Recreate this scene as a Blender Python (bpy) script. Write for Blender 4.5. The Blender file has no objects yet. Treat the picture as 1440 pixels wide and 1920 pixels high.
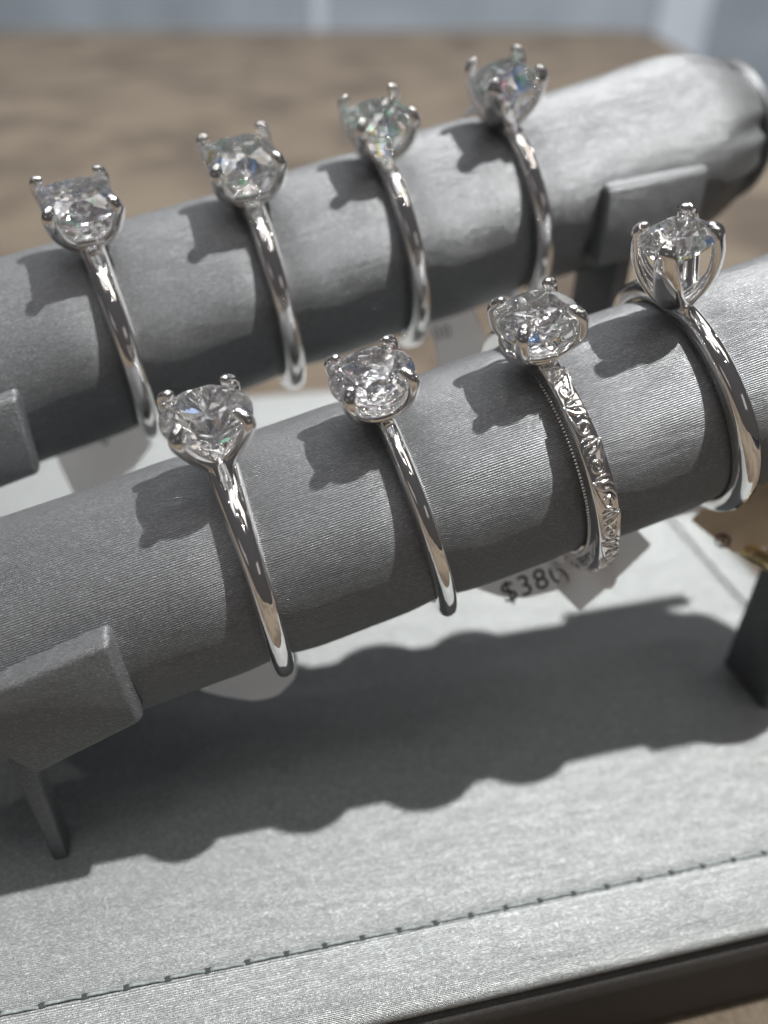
import bpy, bmesh, math, random
from mathutils import Vector, Matrix
from math import sin, cos, tan, pi, radians, sqrt, atan2

random.seed(7)
MM = 0.001                      # everything below is written in millimetres
sc = bpy.context.scene
COL = sc.collection

# ------------------------------------------------------------------ camera
TABLE_Z = 81.0                  # camera height above the table (mm)
PITCH, ROLL = radians(35.0), radians(1.6)
fwd = Vector((0, cos(PITCH), -sin(PITCH)))
_u0 = Vector((0, sin(PITCH), cos(PITCH))); _r0 = Vector((1, 0, 0))
right = _r0 * cos(ROLL) + _u0 * sin(ROLL)
upv = -_r0 * sin(ROLL) + _u0 * cos(ROLL)

def W(p):                       # survey point (origin at the lens) -> world, mm
    return Vector((p[0], p[1], p[2] + TABLE_Z))

cam = bpy.data.cameras.new('camera')
cam.sensor_fit = 'AUTO'; cam.sensor_width = 36.0
cam.lens = 36.0 * 1442.0 / 1920.0
cam.clip_start = 0.005; cam.clip_end = 50.0
cam.dof.use_dof = True
cam.dof.focus_distance = 0.0585
cam.dof.aperture_fstop = 14.5
cam.dof.aperture_blades = 0
camo = bpy.data.objects.new('camera', cam); COL.objects.link(camo)
camo.matrix_world = Matrix(((right.x, upv.x, -fwd.x, 0), (right.y, upv.y, -fwd.y, 0),
                            (right.z, upv.z, -fwd.z, TABLE_Z * MM), (0, 0, 0, 1)))
sc.camera = camo

# ------------------------------------------------------------------ world and lamps
world = bpy.data.worlds.new('World'); sc.world = world; world.use_nodes = True
wn = world.node_tree.nodes; wl = world.node_tree.links
bg = wn['Background']
tc = wn.new('ShaderNodeTexCoord'); sp = wn.new('ShaderNodeSeparateXYZ')
mr = wn.new('ShaderNodeMapRange'); mr.inputs[1].default_value = -0.2; mr.inputs[2].default_value = 0.9
cr = wn.new('ShaderNodeValToRGB')
cr.color_ramp.elements[0].color = (0.15, 0.135, 0.13, 1)
cr.color_ramp.elements[1].color = (0.20, 0.20, 0.215, 1)
wl.new(tc.outputs['Generated'], sp.inputs[0]); wl.new(sp.outputs[2], mr.inputs[0])
wl.new(mr.outputs[0], cr.inputs[0]); wl.new(cr.outputs[0], bg.inputs[0])
bg.inputs[1].default_value = 0.40

FOCUS = Vector((5, 60, -45))
def toward(az, el):
    a, e = radians(az), radians(el)
    return Vector((cos(e) * sin(a), cos(e) * cos(a), sin(e)))

def spot(name, az, el, dist, power, radius, col, size=165):
    l = bpy.data.lights.new(name, 'SPOT'); l.energy = power; l.color = col
    l.shadow_soft_size = radius * MM; l.spot_size = radians(size); l.spot_blend = 0.6
    o = bpy.data.objects.new(name, l); COL.objects.link(o)
    d = toward(az, el)
    o.location = (W(FOCUS) + d * dist) * MM
    o.rotation_euler = d.to_track_quat('Z', 'Y').to_euler()
    return o

spot('ceiling_spot_key', 75, 69.5, 2400, 545.0, 27, (1.0, 0.985, 0.95))
spot('ceiling_spot_left', -60, 50, 2400, 18.0, 26, (1.0, 0.96, 0.90))
spot('ceiling_spot_overhead', 168, 74, 2400, 5.0, 26, (0.95, 0.97, 1.0))

def panel(name, az, el, dist, sx, sy, radiance, col, spin=0.0):
    l = bpy.data.lights.new(name, 'AREA'); l.shape = 'RECTANGLE'; l.size = sx * MM; l.size_y = sy * MM
    l.energy = radiance * pi * sx * sy * MM * MM; l.color = col
    o = bpy.data.objects.new(name, l); COL.objects.link(o)
    d = toward(az, el)
    o.location = (W(FOCUS) + d * dist) * MM
    q = d.to_track_quat('Z', 'Y')
    q.rotate(Matrix.Rotation(spin, 3, d))
    o.rotation_euler = q.to_euler()
    return o

# unseen overhead panels added as soft fill for the stones, then small glint lights
COOL, WARM, NEUT = (0.90, 0.93, 1.0), (1.0, 0.92, 0.82), (1.0, 0.98, 0.96)
for az, el, d, sx, sy, L, col, sn in [(-20, 66, 2200, 600, 1100, 1.25, COOL, 0.3), (40, 64, 2200, 600, 1100, 1.2, NEUT, -0.5),
                                      (110, 62, 2300, 500, 1000, 1.0, WARM, 0.2), (-85, 60, 2200, 560, 1100, 1.2, COOL, 0.9),
                                      (-150, 66, 2100, 460, 900, 0.55, NEUT, 0.0), (165, 80, 2000, 420, 800, 1.0, NEUT, 0.1),
                                      (8, 42, 2600, 260, 1000, 0.6, COOL, 1.2)]:
    panel('added_fill_panel', az, el, d, sx, sy, L * 1.9, col, sn)
for az, el, wid, hgt, L in ((135, 22, 700, 420, 0.34), (215, 16, 900, 380, 0.28)):     # unseen panels added to put pale reflections on the bands
    panel('added_reflection_panel', az, el, 2300, wid, hgt, L, (1.0, 0.93, 0.90), 0.0)
for i, (az, el) in enumerate([(35, 44), (62, 38), (118, 58), (152, 55), (-45, 48), (-75, 38), (-130, 54), (178, 62), (95, 76),
                              (-15, 57), (10, 80), (-95, 78), (50, 66), (-170, 76), (140, 80), (-50, 64)]):
    panel('added_glint_light', az, el, 2300, 32, 32, 230.0, WARM if i % 2 else COOL)  # small unseen lights added for sparkle in stones and metal

sc.view_settings.view_transform = 'Standard'
sc.view_settings.look = 'None'
sc.view_settings.exposure = 0.0
sc.view_settings.gamma = 1.0
sc.view_settings.use_curve_mapping = False
sc.render.engine = 'CYCLES'
cy = sc.cycles
cy.max_bounces = 18; cy.transmission_bounces = 16; cy.glossy_bounces = 8; cy.diffuse_bounces = 4
cy.transparent_max_bounces = 12
cy.caustics_reflective = True; cy.caustics_refractive = True
cy.sample_clamp_indirect = 200.0
cy.blur_glossy = 0.0
cy.use_denoising = True
try:
    cy.denoiser = 'OPENIMAGEDENOISE'
    cy.denoising_input_passes = 'RGB_ALBEDO_NORMAL'; cy.denoising_prefilter = 'ACCURATE'; cy.denoising_quality = 'HIGH'
except Exception:
    pass

# ------------------------------------------------------------------ materials
def new_mat(name):
    m = bpy.data.materials.new(name); m.use_nodes = True
    nt = m.node_tree
    return m, nt, nt.nodes['Principled BSDF'], nt.nodes['Material Output']

def mth(nt, op, a, b=None, c=None):
    n = nt.nodes.new('ShaderNodeMath'); n.operation = op
    for i, v in enumerate((a, b, c)):
        if v is None: continue
        if isinstance(v, (int, float)): n.inputs[i].default_value = v
        else: nt.links.new(v, n.inputs[i])
    return n.outputs[0]

def noise(nt, vec, scale, detail=2.0, rough=0.5):
    n = nt.nodes.new('ShaderNodeTexNoise'); n.inputs['Scale'].default_value = scale
    n.inputs['Detail'].default_value = detail; n.inputs['Roughness'].default_value = rough
    nt.links.new(vec, n.inputs['Vector']); return n

def ramp(nt, fac, stops):
    n = nt.nodes.new('ShaderNodeValToRGB'); e = n.color_ramp.elements
    while len(e) < len(stops): e.new(0.5)
    for k, (p, c) in enumerate(stops):
        e[k].position = p; e[k].color = c if len(c) == 4 else (*c, 1)
    nt.links.new(fac, n.inputs[0]); return n.outputs[0]

def scaled(nt, vec, s):
    n = nt.nodes.new('ShaderNodeVectorMath'); n.operation = 'MULTIPLY'
    nt.links.new(vec, n.inputs[0]); n.inputs[1].default_value = s; return n.outputs[0]

def fabric(name, base=(0.40, 0.405, 0.41), metallic=0.35, rough=0.40, ridge=1.0, glit=1.0):
    """silver grey leatherette: fine ribs along u, glitter grain; UV is in millimetres"""
    m, nt, b, out = new_mat(name)
    uv = nt.nodes.new('ShaderNodeUVMap').outputs[0]
    sx = nt.nodes.new('ShaderNodeSeparateXYZ'); nt.links.new(uv, sx.inputs[0])
    u, v = sx.outputs[0], sx.outputs[1]
    # wander of the ribs
    wob = noise(nt, scaled(nt, uv, (0.12, 0.5, 1)), 1.0, 2)
    vv = mth(nt, 'ADD', v, mth(nt, 'MULTIPLY', wob.outputs[0], 0.22))
    rib = mth(nt, 'SINE', mth(nt, 'MULTIPLY', vv, 2 * pi / 0.175))
    ribmask = noise(nt, scaled(nt, uv, (0.3, 2.2, 1)), 1.0, 3)
    ribh = mth(nt, 'MULTIPLY', rib, mth(nt, 'MULTIPLY_ADD', ribmask.outputs[0], 0.6, 0.25))
    grain = noise(nt, scaled(nt, uv, (6.5, 9.5, 1)), 1.0, 2, 0.6)
    streak = noise(nt, scaled(nt, uv, (0.45, 10.0, 1)), 1.0, 2, 0.6)
    h = mth(nt, 'ADD', mth(nt, 'MULTIPLY', ribh, 1.15 * ridge),
            mth(nt, 'ADD', mth(nt, 'MULTIPLY', grain.outputs[0], 1.6), mth(nt, 'MULTIPLY', streak.outputs[0], 0.6)))
    bump = nt.nodes.new('ShaderNodeBump'); bump.inputs['Strength'].default_value = 0.75
    bump.inputs['Distance'].default_value = 0.040 * MM
    nt.links.new(h, bump.inputs['Height'])
    nt.links.new(bump.outputs[0], b.inputs['Normal'])
    # flake glints put into the base colour: one random value per tiny cell
    fl = nt.nodes.new('ShaderNodeVectorMath'); fl.operation = 'FLOOR'; nt.links.new(scaled(nt, uv, (4.5, 14.0, 0)), fl.inputs[0])
    flake_glint = nt.nodes.new('ShaderNodeTexWhiteNoise'); flake_glint.noise_dimensions = '2D'; nt.links.new(fl.outputs[0], flake_glint.inputs['Vector'])
    fk = mth(nt, 'POWER', flake_glint.outputs['Value'], 2.2)
    blot = noise(nt, scaled(nt, uv, (0.11, 0.16, 1)), 1.0, 3)
    val = mth(nt, 'ADD', mth(nt, 'MULTIPLY', grain.outputs[0], 0.42),
              mth(nt, 'ADD', mth(nt, 'MULTIPLY', streak.outputs[0], 0.16),
                  mth(nt, 'ADD', mth(nt, 'MULTIPLY', blot.outputs[0], 0.07), mth(nt, 'MULTIPLY', fk, 0.36))))
    c = ramp(nt, val, [(0.28, tuple(x * (1 - 0.26 * glit) for x in base)), (0.52, base), (0.80, tuple(min(x * (1 + 0.65 * glit), 1) for x in base))])
    nt.links.new(c, b.inputs['Base Color'])
    b.inputs['Metallic'].default_value = metallic
    rr = ramp(nt, grain.outputs[0], [(0.3, (rough - 0.10,) * 3), (0.7, (rough + 0.12,) * 3)])
    nt.links.new(rr, b.inputs['Roughness'])
    b.inputs['Specular IOR Level'].default_value = 0.45
    return m

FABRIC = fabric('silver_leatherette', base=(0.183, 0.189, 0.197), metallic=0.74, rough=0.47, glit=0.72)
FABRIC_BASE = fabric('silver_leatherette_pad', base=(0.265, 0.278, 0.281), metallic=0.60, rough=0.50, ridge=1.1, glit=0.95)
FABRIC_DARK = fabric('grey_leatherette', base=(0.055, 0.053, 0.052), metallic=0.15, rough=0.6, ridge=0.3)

def metal(name, col, rough):
    m, nt, b, out = new_mat(name)
    geo = nt.nodes.new('ShaderNodeTexCoord').outputs['Object']
    n = noise(nt, geo, 900.0, 3)
    b.inputs['Base Color'].default_value = (*col, 1)
    b.inputs['Metallic'].default_value = 1.0
    nt.links.new(ramp(nt, n.outputs[0], [(0.3, (rough * 0.6,) * 3), (0.75, (rough * 1.7,) * 3)]), b.inputs['Roughness'])
    n2 = noise(nt, geo, 420.0, 2)
    bump = nt.nodes.new('ShaderNodeBump'); bump.inputs['Strength'].default_value = 0.35
    bump.inputs['Distance'].default_value = 0.10 * MM
    nt.links.new(n2.outputs[0], bump.inputs['Height']); nt.links.new(bump.outputs[0], b.inputs['Normal'])
    return m

SILVER = metal('polished_white_gold', (0.90, 0.885, 0.87), 0.055)
GOLD = metal('polished_yellow_gold', (0.93, 0.74, 0.40), 0.09)

def diamond_mat(name, col, clear_part=0.16):
    """stone: sharp high-index glass; part of the light goes straight through"""
    m, nt, b, out = new_mat(name)
    nt.nodes.remove(b)
    g = nt.nodes.new('ShaderNodeBsdfGlass'); g.inputs['Color'].default_value = (*col, 1)
    g.inputs['IOR'].default_value = 2.42; g.inputs['Roughness'].default_value = 0.0
    c = nt.nodes.new('ShaderNodeBsdfTransparent')
    x = nt.nodes.new('ShaderNodeMixShader'); x.inputs[0].default_value = clear_part
    nt.links.new(g.outputs[0], x.inputs[1]); nt.links.new(c.outputs[0], x.inputs[2])
    nt.links.new(x.outputs[0], out.inputs['Surface'])
    return m
# spectral flashes put into the glass colour of some small facets
DIAMOND = [diamond_mat('diamond', (1, 1, 1)), diamond_mat('diamond_blue_flash_tint', (0.38, 0.58, 1.0)), diamond_mat('diamond_gold_flash_tint', (1.0, 0.80, 0.36)),
           diamond_mat('diamond_green_flash_tint', (0.45, 1.0, 0.68)), diamond_mat('diamond_rose_flash_tint', (1.0, 0.62, 0.74))]

def plain(name, col, rough=0.6, var=0.12, scale=400, metallic=0.0, trans=0.0, bump_mm=0.02):
    m, nt, b, out = new_mat(name)
    geo = nt.nodes.new('ShaderNodeTexCoord').outputs['Object']
    n = noise(nt, geo, scale, 4)
    nt.links.new(ramp(nt, n.outputs[0], [(0.3, tuple(c * (1 - var) for c in col)), (0.7, tuple(min(1, c * (1 + var)) for c in col))]),
                 b.inputs['Base Color'])
    b.inputs['Roughness'].default_value = rough; b.inputs['Metallic'].default_value = metallic
    if trans: b.inputs['Transmission Weight'].default_value = trans
    n2 = noise(nt, geo, scale * 6, 3)
    bp = nt.nodes.new('ShaderNodeBump'); bp.inputs['Strength'].default_value = 0.5; bp.inputs['Distance'].default_value = bump_mm * MM
    nt.links.new(n2.outputs[0], bp.inputs['Height']); nt.links.new(bp.outputs[0], b.inputs['Normal'])
    return m

THREAD = plain('grey_thread', (0.15, 0.17, 0.172), 0.7, 0.35, 2500)
def tag_mat():
    m, nt, b, out = new_mat('tag_plastic')
    geo = nt.nodes.new('ShaderNodeTexCoord').outputs['Object']
    c = ramp(nt, noise(nt, geo, 220.0, 4).outputs[0], [(0.3, (0.93, 0.92, 0.92)), (0.7, (0.98, 0.97, 0.97))])
    nt.links.new(c, b.inputs['Base Color']); b.inputs['Roughness'].default_value = 0.4
    t = nt.nodes.new('ShaderNodeBsdfTranslucent'); nt.links.new(c, t.inputs['Color'])
    x = nt.nodes.new('ShaderNodeMixShader'); x.inputs[0].default_value = 0.78
    nt.links.new(b.outputs[0], x.inputs[1]); nt.links.new(t.outputs[0], x.inputs[2]); nt.links.new(x.outputs[0], out.inputs['Surface'])
    return m
TAG = tag_mat()
TAG_TAN = plain('tag_tan_card', (0.88, 0.72, 0.52), 0.6, 0.08, 200)
INK = plain('black_ink', (0.012, 0.014, 0.016), 0.7, 0.2, 500)
INK_PURPLE = plain('purple_ink', (0.07, 0.012, 0.035), 0.7, 0.2, 500)
HOLE_SHADE = plain('needle_hole_shade', (0.022, 0.026, 0.026), 0.9, 0.3, 500)

def suede():
    m, nt, b, out = new_mat('brown_suede')
    geo = nt.nodes.new('ShaderNodeTexCoord').outputs['Object']
    big = noise(nt, scaled(nt, geo, (15.0, 11.0, 1)), 1.0, 3, 0.5)
    mid = noise(nt, geo, 60.0, 4)
    fine = noise(nt, geo, 1500.0, 4)
    v = mth(nt, 'ADD', mth(nt, 'MULTIPLY', big.outputs[0], 0.62),
            mth(nt, 'ADD', mth(nt, 'MULTIPLY', mid.outputs[0], 0.23), mth(nt, 'MULTIPLY', fine.outputs[0], 0.15)))
    c = ramp(nt, v, [(0.42, (0.050, 0.037, 0.027)), (0.47, (0.070, 0.054, 0.039)), (0.51, (0.093, 0.074, 0.054)), (0.58, (0.106, 0.086, 0.064))])
    nt.links.new(c, b.inputs['Base Color'])
    b.inputs['Roughness'].default_value = 0.85
    b.inputs['Specular IOR Level'].default_value = 0.2
    b.inputs['Sheen Weight'].default_value = 0.15
    bp = nt.nodes.new('ShaderNodeBump'); bp.inputs['Strength'].default_value = 0.6; bp.inputs['Distance'].default_value = 0.12 * MM
    nt.links.new(fine.outputs[0], bp.inputs['Height']); nt.links.new(bp.outputs[0], b.inputs['Normal'])
    return m
SUEDE = suede()
BACK = plain('blue_grey_panel', (0.27, 0.305, 0.35), 0.6, 0.25, 2.2)
FLOOR = plain('blue_grey_carpet', (0.13, 0.145, 0.165), 0.8, 0.3, 6.0)

# ------------------------------------------------------------------ helpers
def empty(name, mat4=None, label=None, cat=None, group=None):
    o = bpy.data.objects.new(name, None); COL.objects.link(o)
    o.empty_display_size = 0.002
    if mat4 is not None: o.matrix_world = mat4
    tag(o, label, cat, group); return o

def tag(o, label=None, cat=None, group=None, kind=None):
    if label: o['label'] = label
    if cat: o['category'] = cat
    if group: o['group'] = group
    if kind: o['kind'] = kind
    return o

def link(name, me, mat, parent=None, smooth=True, m4=None):
    me.materials.append(mat)
    for p in me.polygons: p.use_smooth = smooth
    o = bpy.data.objects.new(name, me); COL.objects.link(o)
    if parent: o.parent = parent
    if m4 is not None:
        if parent: o.matrix_local = m4
        else: o.matrix_world = m4
    return o

def mesh(name, verts, faces, uvs=None):
    """verts in mm; uvs = per-vertex list in mm"""
    me = bpy.data.meshes.new(name)
    me.from_pydata([(v[0] * MM, v[1] * MM, v[2] * MM) for v in verts], [], faces)
    if uvs:
        l = me.uv_layers.new(name='UVMap')
        for lp in me.loops: l.data[lp.index].uv = uvs[lp.vertex_index]
    me.update(); return me

def bm_mesh(name, bm, uvf=None):
    me = bpy.data.meshes.new(name)
    bmesh.ops.recalc_face_normals(bm, faces=bm.faces)
    for v in bm.verts: v.co *= MM
    bm.to_mesh(me); bm.free()
    if uvf:
        l = me.uv_layers.new(name='UVMap')
        for lp in me.loops:
            l.data[lp.index].uv = uvf(me.vertices[lp.vertex_index].co / MM)
    return me

def sharp(me, deg=35):
    me.set_sharp_from_angle(angle=radians(deg))

def frame(x, y, z, o):
    """4x4 from axes and an origin in mm (already world)"""
    return Matrix(((x[0], y[0], z[0], o[0] * MM), (x[1], y[1], z[1], o[1] * MM), (x[2], y[2], z[2], o[2] * MM), (0, 0, 0, 1)))

def rings_to_mesh(name, loops, closed_path=False, caps=False, uvs=None):
    n = len(loops[0]); V = [p for l in loops for p in l]; Fs = []
    m = len(loops)
    for i in range(m if closed_path else m - 1):
        a, b = i * n, ((i + 1) % m) * n
        for j in range(n):
            k = (j + 1) % n
            Fs.append((a + j, a + k, b + k, b + j))
    if caps:
        Fs.append(tuple(range(n - 1, -1, -1))); Fs.append(tuple(range((m - 1) * n, m * n)))
    return mesh(name, V, Fs, uvs)

def tube_loops(path, rad, seg=10, flat=None):
    """path: list of Vectors; rad(i)->(ra, rb); flat: preferred side vector"""
    loops = []
    for i, p in enumerate(path):
        t = (path[min(i + 1, len(path) - 1)] - path[max(i - 1, 0)]).normalized()
        s = flat if flat is not None else Vector((0, 0, 1))
        if abs(t.dot(s)) > 0.97: s = Vector((1, 0.2, 0))
        a = (s - t * s.dot(t)).normalized(); b = t.cross(a)
        ra, rb = rad(i)
        loops.append([p + a * (ra * cos(2 * pi * k / seg)) + b * (rb * sin(2 * pi * k / seg)) for k in range(seg)])
    return loops

def bez(pts, n):
    """Catmull-Rom through pts"""
    P = [Vector(p) for p in pts]; out = []
    Q = [P[0] * 2 - P[1]] + P + [P[-1] * 2 - P[-2]]
    for i in range(len(P) - 1):
        for k in range(n):
            t = k / n; a, b, c, d = Q[i:i + 4]
            out.append(0.5 * ((2 * b) + (c - a) * t + (2 * a - 5 * b + 4 * c - d) * t * t + (3 * b - 3 * c + d - a) * t ** 3))
    out.append(P[-1]); return out

# ------------------------------------------------------------------ setting: table and what lies beyond it
BASE_A = radians(13.2)
TABLE_PTS = [(-900, -260), (-900, 1230), (-559, 1300), (-129, 1500), (420, 1790), (492, 1740), (309, 734), (240, 360), (215, -260)]
V = []; n = len(TABLE_PTS)
for z in (0, -28):
    V += [(x, y, z) for x, y in TABLE_PTS]
Fs = [tuple(range(n - 1, -1, -1)), tuple(range(n, 2 * n))] + [(i, (i + 1) % n, n + (i + 1) % n, n + i) for i in range(n)]
bm = bmesh.new()
for v in V: bm.verts.new(v)
bm.verts.ensure_lookup_table()
for f in Fs: bm.faces.new([bm.verts[i] for i in f])
bmesh.ops.bevel(bm, geom=[e for e in bm.edges if abs(e.verts[0].co.z - e.verts[1].co.z) < 1 and e.verts[0].co.z > -1],
                offset=5, segments=3, affect='EDGES')
tag(link('table', bm_mesh('table', bm), SUEDE, smooth=False), 'brown mottled suede counter top under the ring display', None, None, 'structure')

bm = bmesh.new(); bmesh.ops.create_grid(bm, x_segments=2, y_segments=2, size=6000)
for v in bm.verts: v.co.z = -900; v.co.y += 1500
tag(link('floor', bm_mesh('floor', bm), FLOOR), None, None, None, 'structure')
# far panelled wall: panels with raised stiles
wall = empty('wall', Matrix.Translation((0, 3.1, 0))); wall['kind'] = 'structure'
bm = bmesh.new(); bmesh.ops.create_cube(bm, size=1)
for v in bm.verts: v.co = Vector((v.co.x * 7000, v.co.y * 60 + 40, v.co.z * 2400 + 300))
link('wall_surface', bm_mesh('wall_surface', bm), BACK, wall, False)
PALE = plain('pale_panel_trim', (0.48, 0.53, 0.60), 0.5, 0.1, 3)
for x, w in ((-270, 45), (960, 170), (1500, 60), (-1500, 60)):
    bm = bmesh.new(); bmesh.ops.create_cube(bm, size=1)
    for v in bm.verts: v.co = Vector((v.co.x * w + x, v.co.y * 24, v.co.z * 2400 + 300))
    link('panel', bm_mesh('panel', bm), PALE, wall, False)

# ------------------------------------------------------------------ display stand
BASE_TOP = 15.0                 # height of the pad's top above the table
bx = Vector((cos(BASE_A), sin(BASE_A), 0)); by = Vector((-sin(BASE_A), cos(BASE_A), 0)); bz = Vector((0, 0, 1))
stand = empty('display_stand', frame(bx, by, bz, (0, 0, BASE_TOP)),
              'silver grey leatherette display stand with stitched rectangular base and cradle legs', 'display stand')
X0, X1, Y0, Y1 = -80.0, 69.6, 25.3, 135.0

def rrect(inset, z, corner=5.0, nc=8, sub=26):
    c = max(corner - inset, 0.6)
    x0, x1, y0, y1 = X0 + inset, X1 - inset, Y0 + inset, Y1 - inset
    pts = []
    for cx, cyy, a0 in ((x1 - c, y0 + c, -pi / 2), (x1 - c, y1 - c, 0), (x0 + c, y1 - c, pi / 2), (x0 + c, y0 + c, pi)):
        for k in range(nc + 1):
            a = a0 + pi / 2 * k / nc
            pts.append((cx + c * cos(a), cyy + c * sin(a), z))
    return pts

def sweep_rrect(name, prof, mat, corner=5.0):
    loops = [rrect(i, z, corner) for i, z in prof]
    V = [p for l in loops for p in l]; n = len(loops[0]); Fs = []
    for i in range(len(loops) - 1):
        for j in range(n):
            k = (j + 1) % n
            Fs.append((i * n + j, (i + 1) * n + j, (i + 1) * n + k, i * n + k))
    Fs.append(tuple(range(n - 1, -1, -1))[::-1] if prof[0][1] > prof[-1][1] else tuple(range(n)))
    m = len(loops) - 1
    Fs.append(tuple(m * n + j for j in range(n - 1, -1, -1)))
    uv = [(v[0], v[1] + v[2]) for v in V]
    me = mesh(name, V, Fs, uv)
    bm = bmesh.new(); bm.from_mesh(me); bmesh.ops.recalc_face_normals(bm, faces=bm.faces); bm.to_mesh(me); bm.free()
    o = link(name, me, mat, stand); sharp(me, 50); return o

STI = 6.25                      # stitch line inset
pad_prof = [(9, 0.0), (STI + 0.75, 0.02), (STI + 0.36, -0.04), (STI + 0.12, -0.17), (STI - 0.12, -0.17), (STI - 0.36, -0.04), (STI - 0.75, 0.02),
            (3.2, 0.0), (1.9, -0.06), (1.15, -0.28), (0.62, -0.66), (0.30, -1.15), (0.20, -1.65), (0.34, -2.1), (0.75, -2.45), (1.4, -2.7)]
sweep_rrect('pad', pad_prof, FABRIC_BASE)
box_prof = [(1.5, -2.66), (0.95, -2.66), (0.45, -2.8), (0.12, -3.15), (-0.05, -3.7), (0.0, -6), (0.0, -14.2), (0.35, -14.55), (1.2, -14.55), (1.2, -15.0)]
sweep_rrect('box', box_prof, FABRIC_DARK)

# stitches: each its own thread between two needle holes
def stitch_mesh(L):
    path = [Vector((L * t, 0, 0)) for t in (0.0, 0.05, 0.12, 0.25, 0.5, 0.75, 0.88, 0.95, 1.0)]
    zz = (-0.36, -0.12, 0.02, 0.06, 0.075, 0.06, 0.02, -0.12, -0.36)
    yy = (0.0, 0.02, 0.03, 0.0, -0.02, 0.0, -0.03, -0.02, 0.0)
    for p, z, y in zip(path, zz, yy): p.z = z; p.y = y
    return rings_to_mesh('stitch', tube_loops(path, lambda i: (0.115, 0.14), 7), caps=True)
SL = 3.16
sm = stitch_mesh(SL * 0.985); sm.materials.append(THREAD)
for p in sm.polygons: p.use_smooth = True
bm = bmesh.new(); bmesh.ops.create_uvsphere(bm, u_segments=10, v_segments=6, radius=1)
for v in bm.verts: v.co = Vector((v.co.x * 0.44, v.co.y * 0.25, v.co.z * 0.11))
hm = bm_mesh('needle_hole_shade', bm); hm.materials.append(HOLE_SHADE)  # solid dark bead, the shade inside a hole put into its colour
def put(me, name, x, y, z, a, parent=stand):
    o = bpy.data.objects.new(name, me); COL.objects.link(o); o.parent = parent
    o.location = (x * MM, y * MM, z * MM); o.rotation_euler = (0, 0, a); return o
x = -44.0
while x < X1 - STI - 3.3:
    put(sm, 'stitch', x, Y0 + STI + random.uniform(-.05, .05), 0, random.uniform(-.02, .02))
    put(hm, 'needle_hole_shade', x, Y0 + STI, -0.075, 0)
    x += SL
y = Y0 + STI + 2.0
while y < Y1 - STI - 3:
    put(sm, 'stitch', X1 - STI + random.uniform(-.05, .05), y, 0, pi / 2 + random.uniform(-.02, .02))
    put(hm, 'needle_hole_shade', X1 - STI, y, -0.075, pi / 2)
    y += SL

# cradles: bevelled front lip + slim leg (+ rear lip), parts of the stand
INV = stand.matrix_world.inverted()
def bevelled(name, bm, off, mat, parent, m4, seg=3):
    bmesh.ops.recalc_face_normals(bm, faces=bm.faces)
    bmesh.ops.bevel(bm, geom=list(bm.edges), offset=off, segments=seg, affect='EDGES', profile=0.5)
    me = bm_mesh(name, bm, lambda c: (c.x, c.z + c.y))
    o = link(name, me, mat, parent, True, m4); sharp(me, 40); return o

def prism(poly, y0, y1):
    bm = bmesh.new()
    a = [bm.verts.new((p[0], y0, p[1])) for p in poly]; b = [bm.verts.new((p[0], y1, p[1])) for p in poly]
    n = len(poly); bm.faces.new(a); bm.faces.new(b[::-1])
    for i in range(n): bm.faces.new((a[i], b[i], b[(i + 1) % n], a[(i + 1) % n]))
    return bm

def cradle(h, dist, lip, leg_x, leg_z1, rear_gap, leg_d=9.6, wedge=0.0):
    """h: horizontal direction of the bar; dist: n.P of the lip's front; polygons in (along h, survey z)"""
    h = Vector((h[0], h[1], 0)).normalized(); nn = Vector((h[1], -h[0], 0))      # nn points to the viewer
    o = nn * dist
    m4 = INV @ frame(h, -nn, bz, W(o))
    root = bpy.data.objects.new('cradle', None); COL.objects.link(root); root.parent = stand; root.matrix_local = m4
    root.empty_display_size = 0.002
    bevelled('front_lip', prism(lip, 0.0, 2.3), 0.65, FABRIC, root, None)
    z0 = min(p[1] for p in lip)
    rear = [(p[0], p[1]) for p in lip]
    bevelled('rear_lip', prism(rear, rear_gap, rear_gap + 2.2), 0.6, FABRIC, root, None)
    leg = [(leg_x[0], -66.02), (leg_x[1], -66.02), (leg_x[1], leg_z1), (leg_x[0] - wedge, leg_z1)]
    bevelled('leg', prism(leg, 2.2, leg_d), 0.36, FABRIC_DARK if False else FABRIC, root, None)
    return root

HF, HB = (0.9632, 0.2686), (0.9216, 0.388)
cradle(HF, -42.23, [(-24.5, -44.6), (-7.87, -38.57), (-6.81, -47.59), (-15.6, -51.5), (-17.6, -48.0), (-24.0, -50.0)],
       (-17.5, -16.15), -50.5, 19.2, 4.6, 0.5)
cradle(HF, -42.23, [(57.0, -22.0), (72, -20.0), (72, -30.0), (57.0, -31.0)], (56.6, 59.0), -30.0, 19.2)
cradle(HB, -67.10, [(-21.5, -33.6), (-6.08, -30.2), (-6.06, -38.53), (-21.5, -42.2)], (-19.0, -17.0), -40.0, 19.2)
cradle(HB, -67.10, [(51.6, -17.0), (64.2, -15.6), (64.6, -23.6), (51.9, -25.2)], (56.2, 58.4), -24.3, 19.2)

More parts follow.
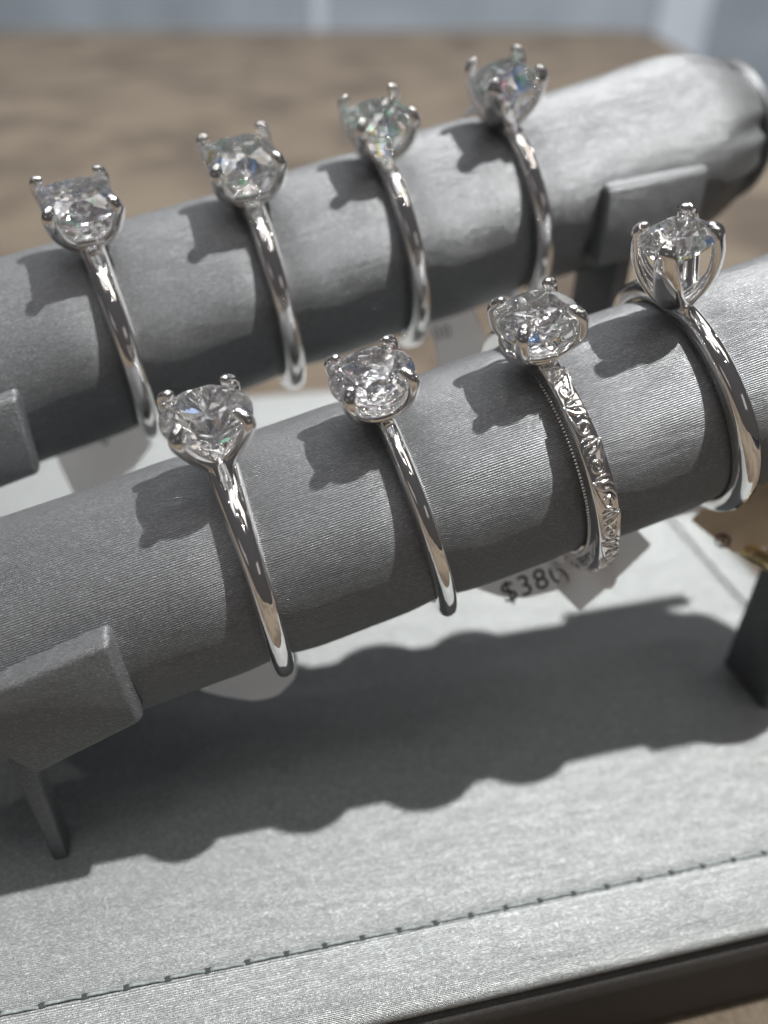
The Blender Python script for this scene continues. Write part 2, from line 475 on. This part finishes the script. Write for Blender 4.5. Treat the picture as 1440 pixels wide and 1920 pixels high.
# ------------------------------------------------------------------ ring bars
def bar(name, p, d, s0, s1, R, label, dents):
    d = Vector(d).normalized(); y = bz.cross(d).normalized(); z = d.cross(y)
    root = empty(name, frame(d, y, z, W(p)), label, 'ring bar', 'padded bars holding the rings')
    NS, NT = 220, 96
    rnd = random.Random(hash(name) % 1000 if False else len(dents) * 31 + int(s1))
    ph = [rnd.uniform(0, 2 * pi) for _ in range(6)]
    V, UV = [], []
    ss = []
    for i in range(NS + 1):
        t = i / NS
        ss.append(s0 + (s1 - s0) * t)
    # refine the gathered ends
    ss = sorted(set([round(v, 3) for v in ss] + [round(s1 - 11 * k / 34, 3) for k in range(35)] + [round(s0 + 9 * k / 30, 3) for k in range(31)]))
    for s in ss:
        e = min(s - s0, s1 - s)                      # distance from the nearest end
        t = max(0.0, min(1.0, 1 - e / 8.0))
        r0 = R + 0.25 * math.exp(-((e - 9.0) / 4.0) ** 2) - 2.3 * t ** 2.2
        dent = sum(0.30 * math.exp(-((s - q) / 2.1) ** 2) for q in dents)
        for j in range(NT):
            a = 2 * pi * j / NT
            pl = (sin(7 * a + ph[0] + 0.6 * sin(2 * a + ph[3])) * 0.6 + sin(11 * a + ph[1] + 0.4 * sin(3 * a)) * 0.45)
            r = r0 - 1.5 * max(0.0, pl) ** 1.3 * t ** 1.2 + 0.35 * pl * t - dent
            r += 0.035 * sin(0.21 * s + 2 * a + ph[4]) + 0.03 * sin(0.43 * s - 3 * a + ph[5])
            V.append((s, r * cos(a), r * sin(a))); UV.append((s, a * R))
    n = NT; m = len(ss); Fs = []
    for i in range(m - 1):
        for j in range(n):
            k = (j + 1) % n
            Fs.append((i * n + j, i * n + k, (i + 1) * n + k, (i + 1) * n + j))
    Fs.append(tuple(range(n))); Fs.append(tuple((m - 1) * n + j for j in range(n - 1, -1, -1)))
    me = mesh('cover', V, Fs); l = me.uv_layers.new(name='UVMap')
    for poly in me.polygons:
        for li in poly.loop_indices:
            vi = me.loops[li].vertex_index; u, v = UV[vi]
            if v == 0.0 and any(me.loops[q].vertex_index % n == n - 1 for q in poly.loop_indices): v = 2 * pi * R
            l.data[li].uv = (u, v)
    link('cover', me, FABRIC, root)
    for s, sg in ((s0, -1), (s1, 1)):                # stiff end disc behind the gathers
        prof = [(0.0, 0), (-0.6, 6.6), (-0.35, 7.3), (0.1, 7.65), (0.6, 7.6), (1.0, 7.1), (1.2, 6.0), (1.25, 0.01)]
        loops = [[(s + sg * a, r * cos(2 * pi * k / 48), r * sin(2 * pi * k / 48)) for k in range(48)] for a, r in prof[1:]]
        uv = [(2 * pi * k / 48 * 7, a + r) for a, r in prof[1:] for k in range(48)]
        me = rings_to_mesh('end_disc', loops, caps=True, uvs=uv)
        o = link('end_disc', me, FABRIC, root); sharp(me, 60)
    return root

PF, DF = Vector((0, 54.70, -37.40)), Vector((0.931, 0.260, 0.258)).normalized()
PB, DB = Vector((-0.80, 83.90, -23.70)), Vector((0.901, 0.379, 0.212)).normalized()
def along(p, d, c): return (Vector(c) - p).dot(d)
RC = {1: (-27.19, 72.75, -30.11), 2: (-12.94, 78.75, -26.8), 3: (-0.66, 83.91, -23.94), 4: (11.84, 89.18, -21.23),
      5: (-11.65, 51.49, -40.5), 6: (1.59, 55.19, -36.91), 7: (13.88, 58.61, -33.87), 8: (25.65, 61.90, -30.08)}
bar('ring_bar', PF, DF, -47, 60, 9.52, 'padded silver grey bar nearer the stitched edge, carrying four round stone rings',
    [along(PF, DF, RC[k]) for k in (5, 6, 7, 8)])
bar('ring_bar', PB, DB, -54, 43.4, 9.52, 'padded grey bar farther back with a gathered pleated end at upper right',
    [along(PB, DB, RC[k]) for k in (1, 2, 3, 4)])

# ------------------------------------------------------------------ gemstones (cut plane by plane)
def cut_gem(planes, size=8):
    bm = bmesh.new(); bmesh.ops.create_cube(bm, size=size * 2)
    for nrm, pt in planes:
        g = list(bm.verts) + list(bm.edges) + list(bm.faces)
        r = bmesh.ops.bisect_plane(bm, geom=g, plane_co=Vector(pt), plane_no=Vector(nrm).normalized(), clear_outer=True, dist=1e-6)
        ed = [e for e in r['geom_cut'] if isinstance(e, bmesh.types.BMEdge)]
        if ed:
            try: bmesh.ops.contextual_create(bm, geom=ed)
            except Exception: pass
    bmesh.ops.remove_doubles(bm, verts=bm.verts, dist=1e-4)
    return bm

def pol(a, tilt):               # normal tilted from +z by tilt toward azimuth a
    return Vector((sin(tilt) * cos(a), sin(tilt) * sin(a), cos(tilt)))

def round_planes(R, jit=0.0):
    rnd = random.Random(int(R * 100)); P = []
    g = 0.03 * R
    ca = radians(34.3); zt = g + (R - 0.57 * R) * tan(ca)
    P.append(((0, 0, 1), (0, 0, zt)))
    for k in range(32):
        a = 2 * pi * k / 32; P.append(((cos(a), sin(a), 0), (R * cos(a) * 0.998, R * sin(a) * 0.998, 0)))
    for k in range(8):
        a = pi / 4 * k
        P.append((pol(a, ca), (R * cos(a), R * sin(a), g)))
        b = a + pi / 8
        rt = 0.57 * R / cos(pi / 8) * 0.985
        P.append((pol(b, radians(21)), (rt * cos(a), rt * sin(a), zt)))
        pv = radians(40.9)
        P.append((-pol(a + pi, pv), (R * cos(a), R * sin(a), -g)))
    for k in range(16):
        a = pi / 8 * k + pi / 16
        P.append((pol(a, radians(40.5)), (R * 0.992 * cos(a), R * 0.992 * sin(a), g)))
        P.append((-pol(a + pi, radians(42.4)), (R * 0.992 * cos(a), R * 0.992 * sin(a), -g)))
    return P

def squared(bm, power):
    """brilliant facets spread to a squarer outline (power 1 = square, lower = cushion)"""
    bmesh.ops.triangulate(bm, faces=bm.faces[:])
    for v in bm.verts:
        a = atan2(v.co.y, v.co.x); q = 1.0 / max(abs(cos(a)), abs(sin(a))) ** power
        v.co.x *= q; v.co.y *= q; v.co.z *= 1.06
    return bm

# ------------------------------------------------------------------ rings
def ring_frame(c, d, al, be, phi):
    d = Vector(d)
    up = (bz - d * d.z).normalized(); fr = up.cross(d)
    if fr.dot(fwd) > 0: fr = -fr
    m = (d + fr * tan(al) + up * tan(be)).normalized()
    e = up * cos(phi) + fr * sin(phi); e = (e - m * e.dot(m)).normalized()
    y = e.cross(m)
    return frame(m, y, e, W(c))

def shank_mesh(rin, width, thick, kind='round', seg=180):
    """closed band; width/thick are functions of the angle from the head (rad, 0..pi)"""
    loops = []
    NP = 20
    for i in range(seg):
        th = 2 * pi * i / seg; a = abs(th if th <= pi else 2 * pi - th)
        w, t = width(a), thick(a)
        sec = []
        for k in range(NP):
            q = 2 * pi * k / NP
            cx, cyy = cos(q), sin(q)
            if kind == 'round':
                x = w / 2 * (abs(cx) ** 0.75) * (1 if cx >= 0 else -1)
                yv = (t * 0.80 * (abs(cyy) ** 0.95) if cyy >= 0 else -t * 0.20 * (abs(cyy) ** 0.8))
                rad = rin + 0.2 * t + yv
            else:
                x = w / 2 * (abs(cx) ** 0.32) * (1 if cx >= 0 else -1)
                rad = rin + t * 0.5 + t * 0.5 * (abs(cyy) ** 0.38) * (1 if cyy >= 0 else -1)
            sec.append((x, -rad * sin(th), rad * cos(th)))
        loops.append(sec)
    return rings_to_mesh('shank', loops, closed_path=True)

def prong_mesh(psi, pts, rad, tip, seg=12, n=7, flat=True):
    """pts: (radial, z) control points; rad(t)->(tangential, radial) half sizes; tip: bead radius"""
    c, s = cos(psi), sin(psi)
    path = bez([(r * c, r * s, z) for r, z in pts], n)
    T = Vector((-s, c, 0))
    L = len(path) - 1
    loops = tube_loops(path, lambda i: rad(i / L), seg, flat=T)
    me_loops = loops
    bm = bmesh.new()
    vs = [[bm.verts.new(p) for p in l] for l in me_loops]
    for i in range(len(vs) - 1):
        for j in range(seg):
            k = (j + 1) % seg
            bm.faces.new((vs[i][j], vs[i][k], vs[i + 1][k], vs[i + 1][j]))
    bm.faces.new(vs[0][::-1]); bm.faces.new(vs[-1])
    if tip:
        e = path[-1]
        r = bmesh.ops.create_uvsphere(bm, u_segments=14, v_segments=9, radius=tip, matrix=Matrix.Translation(e))
    return bm_mesh('prong', bm)

def torus_mesh(name, R, r, z, sx=1.0, sy=1.0, seg=48, k=8, sq=0.0):
    loops = []
    for i in range(seg):
        a = 2 * pi * i / seg
        q = 1 + sq * (abs(sin(2 * a)) ** 2)
        loops.append([((R * q + r * cos(2 * pi * j / k)) * cos(a) * sx, (R * q + r * cos(2 * pi * j / k)) * sin(a) * sy, z + r * sin(2 * pi * j / k)) for j in range(k)])
    return rings_to_mesh(name, loops, closed_path=True)

def lerp(a, b, t): return a + (b - a) * max(0, min(1, t))

def make_ring(k, label, gem, prong, al, be, phi, H, width, thick, rin=9.30, kind='round', rails=(), twist=0.0, collar=None):
    d = DF if k >= 5 else DB
    root = empty('ring', ring_frame(RC[k], d, radians(al), radians(be), radians(phi)), label, 'ring', 'diamond rings on the display bars')
    me = shank_mesh(rin, width, thick, kind); sh = link('shank', me, SILVER, root)
    if kind != 'round': sharp(me, 40)
    g = bm_mesh('gemstone', cut_gem(gem) if isinstance(gem, list) else squared(cut_gem(round_planes(gem[0])), gem[1]))
    go = link('gemstone', g, DIAMOND[0], root, False, Matrix.Translation((0, 0, H * MM)) @ Matrix.Rotation(twist, 4, 'Z'))
    for dm in DIAMOND[1:]: g.materials.append(dm)
    rg = random.Random(k * 17)
    for p in g.polygons:
        if abs(p.normal.z) < 0.9 and p.area < 0.9 * MM * MM and rg.random() < 0.16: p.material_index = rg.choice((1, 1, 2, 3, 4))
    for q in range(4):
        psi = pi / 4 + q * pi / 2 + twist
        pm = prong_mesh(psi, [(r, z + H) for r, z in prong['pts']], prong['rad'], prong['tip'], n=prong.get('n', 7))
        link('prong', pm, SILVER, root)
    for (R, r, z, sq) in rails:
        link('gallery_rail', torus_mesh('gallery_rail', R, r, z + H, sq=sq), SILVER, root)
    if collar:
        prof = collar      # (radius, z) lathe from the band up into the head
        loops = [[(r * cos(2 * pi * j / 24), r * sin(2 * pi * j / 24), z + H) for j in range(24)] for r, z in prof]
        link('head_base', rings_to_mesh('head_base', loops, caps=True), SILVER, root)
    return root

# front bar --------------------------------------------------------------------------------------
def thin_prong(R, base_r, base_z, bulge, r0=0.62, r1=0.42, tip=0.60, top=0.95):
    return dict(pts=[(base_r, base_z), (R * bulge, base_z * 0.55), (R * 0.97, -0.9), (R * 1.06, 0.15), (R * 0.97, top)],
                rad=lambda t: (lerp(r0, r1, t), lerp(r0 * 1.0, r1, t)), tip=tip)

R5 = 3.38
make_ring(5, 'ring with round stone in V shaped head, leftmost on the front bar', round_planes(R5),
          dict(pts=[(0.3, -4.7), (1.35, -3.35), (2.55, -1.75), (R5 * 1.04, 0.0), (R5 * 1.03, 0.6), (R5 * 0.88, 0.98)],
               rad=lambda t: (lerp(0.95, 0.46, t * 1.15), lerp(0.74, 0.42, t)), tip=0.44),
          -5.4, -6.4, 10, 14.75, lambda a: lerp(2.7, 1.9, (a - 0.1) / 0.8) if a < 2.2 else lerp(1.9, 2.2, (a - 2.2) / 0.5),
          lambda a: lerp(2.1, 1.8, a / 0.6), collar=[(0.9, -5.6), (1.15, -4.6), (1.0, -3.7), (0.5, -3.2)])
R6 = 3.2
make_ring(6, 'round stone ring with low basket and slim plain band, second along the front bar', round_planes(R6),
          dict(pts=[(1.15, -3.1), (2.1, -2.35), (3.0, -1.25), (R6 * 1.06, 0.0), (R6 * 1.03, 0.6), (R6 * 0.88, 0.95)],
               rad=lambda t: (lerp(0.72, 0.44, t), lerp(0.60, 0.40, t)), tip=0.43),
          -0.8, 1.1, 12, 13.75, lambda a: lerp(1.55, 1.6, a / 0.8) if a < 1.6 else lerp(1.6, 1.8, (a - 1.6) / 1.0),
          lambda a: lerp(1.9, 1.7, a / 0.5), rails=((2.05, 0.36, -2.35, 0.0),), collar=[(0.75, -4.0), (1.3, -3.3), (1.75, -2.7), (1.2, -2.4)])
R7 = 3.02
ring7 = make_ring(7, 'round stone ring whose band is engraved with scrolls, on the front bar', round_planes(R7),
          dict(pts=[(0.9, -3.9), (1.9, -2.6), (3.1, -1.5), (R7 * 1.12, 0.0), (R7 * 1.07, 0.6), (R7 * 0.90, 0.95)],
               rad=lambda t: (lerp(0.58, 0.48, t), lerp(0.46, 0.40, t)), tip=0.44),
          -2.0, 2.1, 12, 14.4, lambda a: lerp(1.6, 2.0, a / 1.0), lambda a: lerp(2.0, 1.92, a / 0.5), kind='square',
          rails=((1.75, 0.34, -2.8, 0.0), (2.75, 0.22, -1.75, 0.0)), collar=[(0.8, -4.4), (1.2, -3.8), (1.5, -3.1), (1.0, -2.8)])
R8 = 2.62
make_ring(8, 'small round stone held high in wide open prongs, rightmost on front bar', round_planes(R8),
          dict(pts=[(0.75, -5.3), (1.6, -4.4), (2.5, -2.9), (2.9, -1.2), (R8 * 1.10, 0.1), (R8 * 1.06, 0.6), (R8 * 0.90, 0.92)],
               rad=lambda t: (lerp(1.35, 0.62, t * 1.05), lerp(0.48, 0.44, t)), tip=0.44),
          0.6, 6.0, 9, 15.9, lambda a: lerp(1.6, 2.05, a / 1.2), lambda a: lerp(1.45, 1.7, a / 1.2), collar=[(0.9, -5.9), (1.1, -5.3), (0.9, -4.9)])

# engraving on ring 7: scrolls in relief, milgrain edge
def scroll_mesh(th0, flip):
    bm = bmesh.new()
    rho = 9.40 + 1.92
    def P(x, s, lift):
        a = th0 + s / rho
        return Vector((x, -(rho + lift) * sin(a), (rho + lift) * cos(a)))
    def stroke(pts, w0, w1):
        path = bez([(p[0] * flip * 0.82, p[1], 0) for p in pts], 5)
        L = len(path) - 1; q3 = [P(p.x, p.y, -0.05) for p in path]
        loops = tube_loops(q3, lambda i: (lerp(w0, w1, i / L) * (0.35 + 0.65 * sin(pi * min(1, 0.12 + i / L * 0.9))),) * 2, 6, flat=Vector((1, 0, 0)))
        vs = [[bm.verts.new(p) for p in l] for l in loops]
        for i in range(len(vs) - 1):
            for j in range(6): bm.faces.new((vs[i][j], vs[i][(j + 1) % 6], vs[i + 1][(j + 1) % 6], vs[i + 1][j]))
        bm.faces.new(vs[0][::-1]); bm.faces.new(vs[-1])
    spiral = []
    for i in range(13):
        a = i / 12 * 1.55 * 2 * pi; r = 0.62 * (1 - i / 12 * 0.75)
        spiral.append((0.05 - r * cos(a), 1.05 + r * sin(a)))
    stroke([(-0.95, -0.9), (-0.85, 0.0)] + spiral, 0.20, 0.15)
    stroke([(-0.9, -0.7), (-0.2, -0.1), (0.55, 0.1), (0.95, 0.75)], 0.24, 0.12)
    stroke([(-0.75, -0.8), (0.0, -0.65), (0.6, -0.55), (0.95, -0.15)], 0.22, 0.10)
    stroke([(-0.6, -1.0), (0.2, -1.15), (0.85, -1.0)], 0.20, 0.08)
    return bm_mesh('scroll', bm)
th = 0.30
i = 0
while th < 2.9:
    link('scroll', scroll_mesh(th, 1 if i % 2 else -1), SILVER, ring7)
    th += 0.268; i += 1
bm = bmesh.new()
for sx in (-1, 1):
    nb = 210
    for j in range(nb):
        a = 2 * pi * j / nb
        al_ = min(a, 2 * pi - a); w = lerp(1.6, 2.0, al_ / 1.0) / 2 + 0.02
        bmesh.ops.create_icosphere(bm, subdivisions=1, radius=0.115, matrix=Matrix.Translation((sx * (w - 0.02), -(9.40 + 0.12) * sin(a), (9.40 + 0.12) * cos(a))))
o = link('milgrain_edge', bm_mesh('milgrain_edge', bm), SILVER, ring7); o['kind'] = 'stuff'

# back bar ---------------------------------------------------------------------------------------
make_ring(1, 'ring with square stone and pointed corner prongs, leftmost on the back bar', (3.05, 0.92),
          dict(pts=[(0.5, -3.5), (1.9, -3.0), (3.2, -1.7), (3.92, 0.0), (3.86, 0.7), (3.5, 1.0)],
               rad=lambda t: (lerp(0.85, 0.50, t), lerp(0.66, 0.44, t)), tip=0.42),
          -3.2, -5.6, 17, 14.3, lambda a: lerp(2.3, 2.1, a / 0.6), lambda a: lerp(1.9, 1.75, a / 0.5),
          rails=((2.0, 0.36, -2.7, 0.12),), collar=[(0.8, -4.4), (1.1, -3.6), (0.8, -3.2)])
make_ring(2, 'ring with large square stone flashing colours, second along the back bar', (3.2, 0.82),
          dict(pts=[(0.9, -3.6), (2.3, -2.9), (3.5, -1.5), (4.05, 0.0), (3.98, 0.7), (3.6, 1.05)],
               rad=lambda t: (lerp(0.88, 0.52, t), lerp(0.68, 0.46, t)), tip=0.42),
          3.3, -2.6, 17.5, 13.9, lambda a: lerp(2.2, 2.1, a / 0.6) if a < 1.9 else lerp(2.1, 2.5, (a - 1.9) / 0.8), lambda a: lerp(1.9, 1.75, a / 0.5),
          rails=((2.5, 0.36, -2.3, 0.12),), collar=[(0.8, -4.4), (1.3, -3.5), (0.9, -3.0)])
make_ring(3, 'ring with cushion shaped stone and bright prong tips, third along the back bar', (3.0, 0.5),
          dict(pts=[(0.7, -3.6), (2.0, -2.8), (3.1, -1.4), (3.62, 0.1), (3.58, 0.8), (3.3, 1.25)],
               rad=lambda t: (lerp(0.80, 0.50, t), lerp(0.64, 0.44, t)), tip=0.42),
          2.9, -1.7, 16.5, 13.7, lambda a: lerp(2.1, 2.0, a / 0.6), lambda a: lerp(1.9, 1.7, a / 0.5),
          collar=[(0.8, -4.2), (1.2, -3.4), (0.8, -3.0)])
make_ring(4, 'ring with rounded stone in a tulip head of broad prongs, nearest the gathered bar end', (2.95, 0.4),
          dict(pts=[(0.8, -4.2), (1.9, -3.2), (3.0, -1.7), (3.52, 0.1), (3.48, 0.8), (3.2, 1.2)],
               rad=lambda t: (lerp(1.55, 0.55, t * 1.05), lerp(0.6, 0.46, t)), tip=0.42),
          1.8, 0.8, 16.5, 14.2, lambda a: lerp(2.2, 1.9, a / 0.6), lambda a: lerp(1.9, 1.5, a / 0.5),
          collar=[(0.9, -4.8), (1.3, -3.8), (0.9, -3.2)])

# ------------------------------------------------------------------ price tags
def sheet(name, pts, mat, label, cat='price tag', group='paper tags on the rings', bend=0.5, thick=0.22, parent=None, rnd_c=0.0):
    """outline in survey mm -> thin slightly curved sheet at its own place"""
    P = [Vector(p) for p in pts]; c = sum(P, Vector()) / len(P)
    nz = Vector((0, 0, 0))
    for i in range(len(P)): nz += (P[i] - c).cross(P[(i + 1) % len(P)] - c)
    nz.normalize()
    if nz.dot(fwd) > 0: nz = -nz
    ax = DF - nz * DF.dot(nz); ax.normalize(); ay = nz.cross(ax)
    loc = [Vector(((p - c).dot(ax), (p - c).dot(ay), 0)) for p in P]
    # round the outline a little
    out = []
    n = len(loc)
    for i in range(n):
        a, b, d = loc[i - 1], loc[i], loc[(i + 1) % n]
        q = min(0.45, rnd_c / max((a - b).length, 1e-3)); w = min(0.45, rnd_c / max((d - b).length, 1e-3))
        for t in (0, 0.25, 0.5, 0.75, 1):
            p0 = b + (a - b) * q; p1 = b + (d - b) * w
            out.append(p0 * (1 - t) ** 2 + b * 2 * t * (1 - t) + p1 * t * t)
    bm = bmesh.new(); vs = [bm.verts.new(p) for p in out]; bm.faces.new(vs)
    bmesh.ops.triangulate(bm, faces=bm.faces[:])
    bmesh.ops.subdivide_edges(bm, edges=bm.edges[:], cuts=3, use_grid_fill=True)
    for v in bm.verts: v.co.z += bend * sin(v.co.x * 0.55 + 0.6) * 0.5
    bmesh.ops.recalc_face_normals(bm, faces=bm.faces)
    r = bmesh.ops.solidify(bm, geom=bm.faces[:], thickness=thick)
    me = bm_mesh(name, bm)
    m4 = frame(ax, ay, nz, W(c))
    o = link(name, me, mat, None, True, m4); sharp(me, 40)
    if label: tag(o, label, cat, group)
    return o

sheet('price_tag', [(-17.12, 49.51, -55.7), (-15.5, 50.6, -53.6), (-11.3, 52.4, -51.6), (-7.77, 51.71, -52.56), (-7.81, 50.38, -54.45), (-9.47, 49.34, -55.93), (-11.67, 49.02, -56.4), (-14.59, 49.17, -56.17)],
      TAG, 'blank off-white tag curling below the thick plain band on the front bar', rnd_c=0.7)
body = sheet('price_tag', [(8.35, 56.36, -47.65), (9.6, 57.4, -45.8), (17.44, 58.6, -44.5), (18.27, 56.7, -47.17), (17.02, 56.24, -47.82), (13.73, 55.72, -48.57), (11.69, 55.72, -48.57), (9.64, 56.03, -48.12)],
      TAG, 'folded off-white price tag with printed dollar price under the scroll engraved band', bend=0.0, rnd_c=0.6)
fold = sheet('fold', [(16.54, 55.5, -47.14), (18.76, 54.29, -48.86), (20.9, 55.5, -47.15), (25.32, 58.01, -43.56), (23.66, 58.96, -42.2), (17.94, 57.66, -44.06)],
             TAG, None, bend=0.35, rnd_c=0.25)
nub = sheet('flap', [(19.2, 57.2, -44.6), (21.3, 57.6, -44.0), (22.1, 55.95, -46.3), (21.7, 55.5, -46.95), (21.0, 55.45, -47.05), (20.2, 56.0, -46.3)], TAG, None, bend=0.2, rnd_c=0.35)
for o in (fold, nub):
    mw = o.matrix_world.copy(); o.parent = body; o.matrix_parent_inverse = body.matrix_world.inverted(); o.matrix_world = mw
# loop of the tag round the bottom of the band
loops = []
ctr = W((16.9, 57.6, -45.1))
for i in range(29):
    a = -0.5 + 3.9 * i / 28
    p = ctr + right * (1.5 * cos(a)) + upv * (0.95 * sin(a + pi)) + DF * 0.2
    w_ = (fwd * 0.8 + upv * 0.5).normalized() * 1.0
    nrm = (right * cos(a) + upv * sin(a + pi)).normalized() * 0.09
    loops.append([p - w_ - nrm, p + w_ - nrm, p + w_ + nrm, p - w_ + nrm])
me = rings_to_mesh('loop', loops, caps=True)
o = link('loop', me, TAG, None); mw = Matrix.Identity(4); o.parent = body; o.matrix_parent_inverse = body.matrix_world.inverted(); sharp(me, 40)

def text_on(o, body, size, mat, pos, rot, name):
    cu = bpy.data.curves.new(name, 'FONT'); cu.body = body; cu.size = size * MM; cu.extrude = 0.01 * MM; cu.offset = 0.025 * MM * 0
    cu.space_character = 1.12
    tmp = bpy.data.objects.new(name, cu); COL.objects.link(tmp)
    dg = bpy.context.evaluated_depsgraph_get(); me = bpy.data.meshes.new_from_object(tmp.evaluated_get(dg))
    bpy.data.objects.remove(tmp); bpy.data.curves.remove(cu)
    me.materials.clear()
    r = link(name, me, mat, o, False, Matrix.Translation(Vector(pos) * MM) @ Matrix.Rotation(rot, 4, 'Z'))
    return r
PRICE = text_on(body, '$380', 2.85, INK, (-2.15, -1.5, 0.24), radians(2), 'price_text')
mark = text_on(fold, ')', 2.0, INK, (-3.55, 0.2, 0.30), radians(24), 'pen_mark')

sheet('price_tag', [(22.86, 60.6, -42.6), (26.5, 62.0, -40.6), (31.24, 62.6, -39.8), (31.88, 61.72, -40.87), (30.26, 61.16, -41.67), (26.19, 60.51, -42.6)],
      TAG, 'thin pale sliver of tag beneath the bar beside the tall trellis ring', bend=0.1, rnd_c=0.4)
tan_tag = sheet('price_tag', [(30.32, 62.29, -43.55), (33.15, 63.9, -41.3), (37.87, 65.0, -39.9), (41.5, 64.5, -40.6), (41.9, 61.5, -44.8), (34.68, 60.45, -46.17)],
      TAG_TAN, 'tan card tag marked with a struck circle, above the gold band end', rnd_c=0.2, bend=0.3)
loops = []
for i in range(20):
    a = 2 * pi * i / 20
    loops.append([Vector(((0.70 + 0.10 * cos(2 * pi * j / 6)) * cos(a), (0.60 + 0.10 * cos(2 * pi * j / 6)) * sin(a), 0.05 * sin(2 * pi * j / 6))) for j in range(6)])
m4 = tan_tag.matrix_world.inverted() @ frame(right, upv, -fwd, W(Vector((33.4, 60.9, -45.0))))
link('circle_mark', rings_to_mesh('circle_mark', loops, closed_path=True), INK_PURPLE, tan_tag, True, m4)
loops = tube_loops([Vector((-0.14, -0.6, 0)), Vector((0.0, 0, 0)), Vector((0.16, 0.6, 0))], lambda i: (0.10, 0.07), 6, flat=Vector((0, 0, 1)))
link('stroke_mark', rings_to_mesh('stroke_mark', loops, caps=True), INK_PURPLE, tan_tag, True, m4)

t1 = sheet('price_tag', [(-36.5, 72.33, -44.02), (-30.73, 74.27, -41.25), (-26.75, 74.51, -40.92), (-25.6, 73.17, -42.82), (-27.37, 71.47, -45.25), (-29.67, 70.59, -46.5), (-31.67, 69.55, -47.99), (-34.19, 69.66, -47.83)],
      TAG, 'shaded tag twisting below the leftmost ring of the back bar', rnd_c=0.8, bend=1.4)
text_on(t1, '0', 1.6, INK, (0.3, 1.5, 1.0), 0.3, 'price_text')
t3 = sheet('price_tag', [(6.23, 89.13, -31.37), (9.39, 89.18, -31.29), (13.1, 84.17, -38.45), (6.2, 83.33, -39.64), (5.43, 86.22, -35.52), (4.43, 87.29, -33.99)],
      TAG, 'blurred folded tag hanging behind the third ring of the back bar', rnd_c=0.5, bend=0.9)
text_on(t3, '00', 2.0, INK, (-2.2, 0.2, 0.85), -0.1, 'price_text')

# ------------------------------------------------------------------ gold band hanging beyond the front bar's right leg
gc = Vector((43.1, 63.0, -47.3))
gx = Vector((0.10, 0.20, 0.97)).normalized(); gy = gx.cross(Vector((1, 0, 0))).normalized()
gold = empty('gold_band', frame(gx, gy, gx.cross(gy), W(gc)), 'polished yellow gold band round the dark leg at the right edge', 'ring')
link('shank', shank_mesh(6.9, lambda a: 1.7, lambda a: 1.25), GOLD, gold)
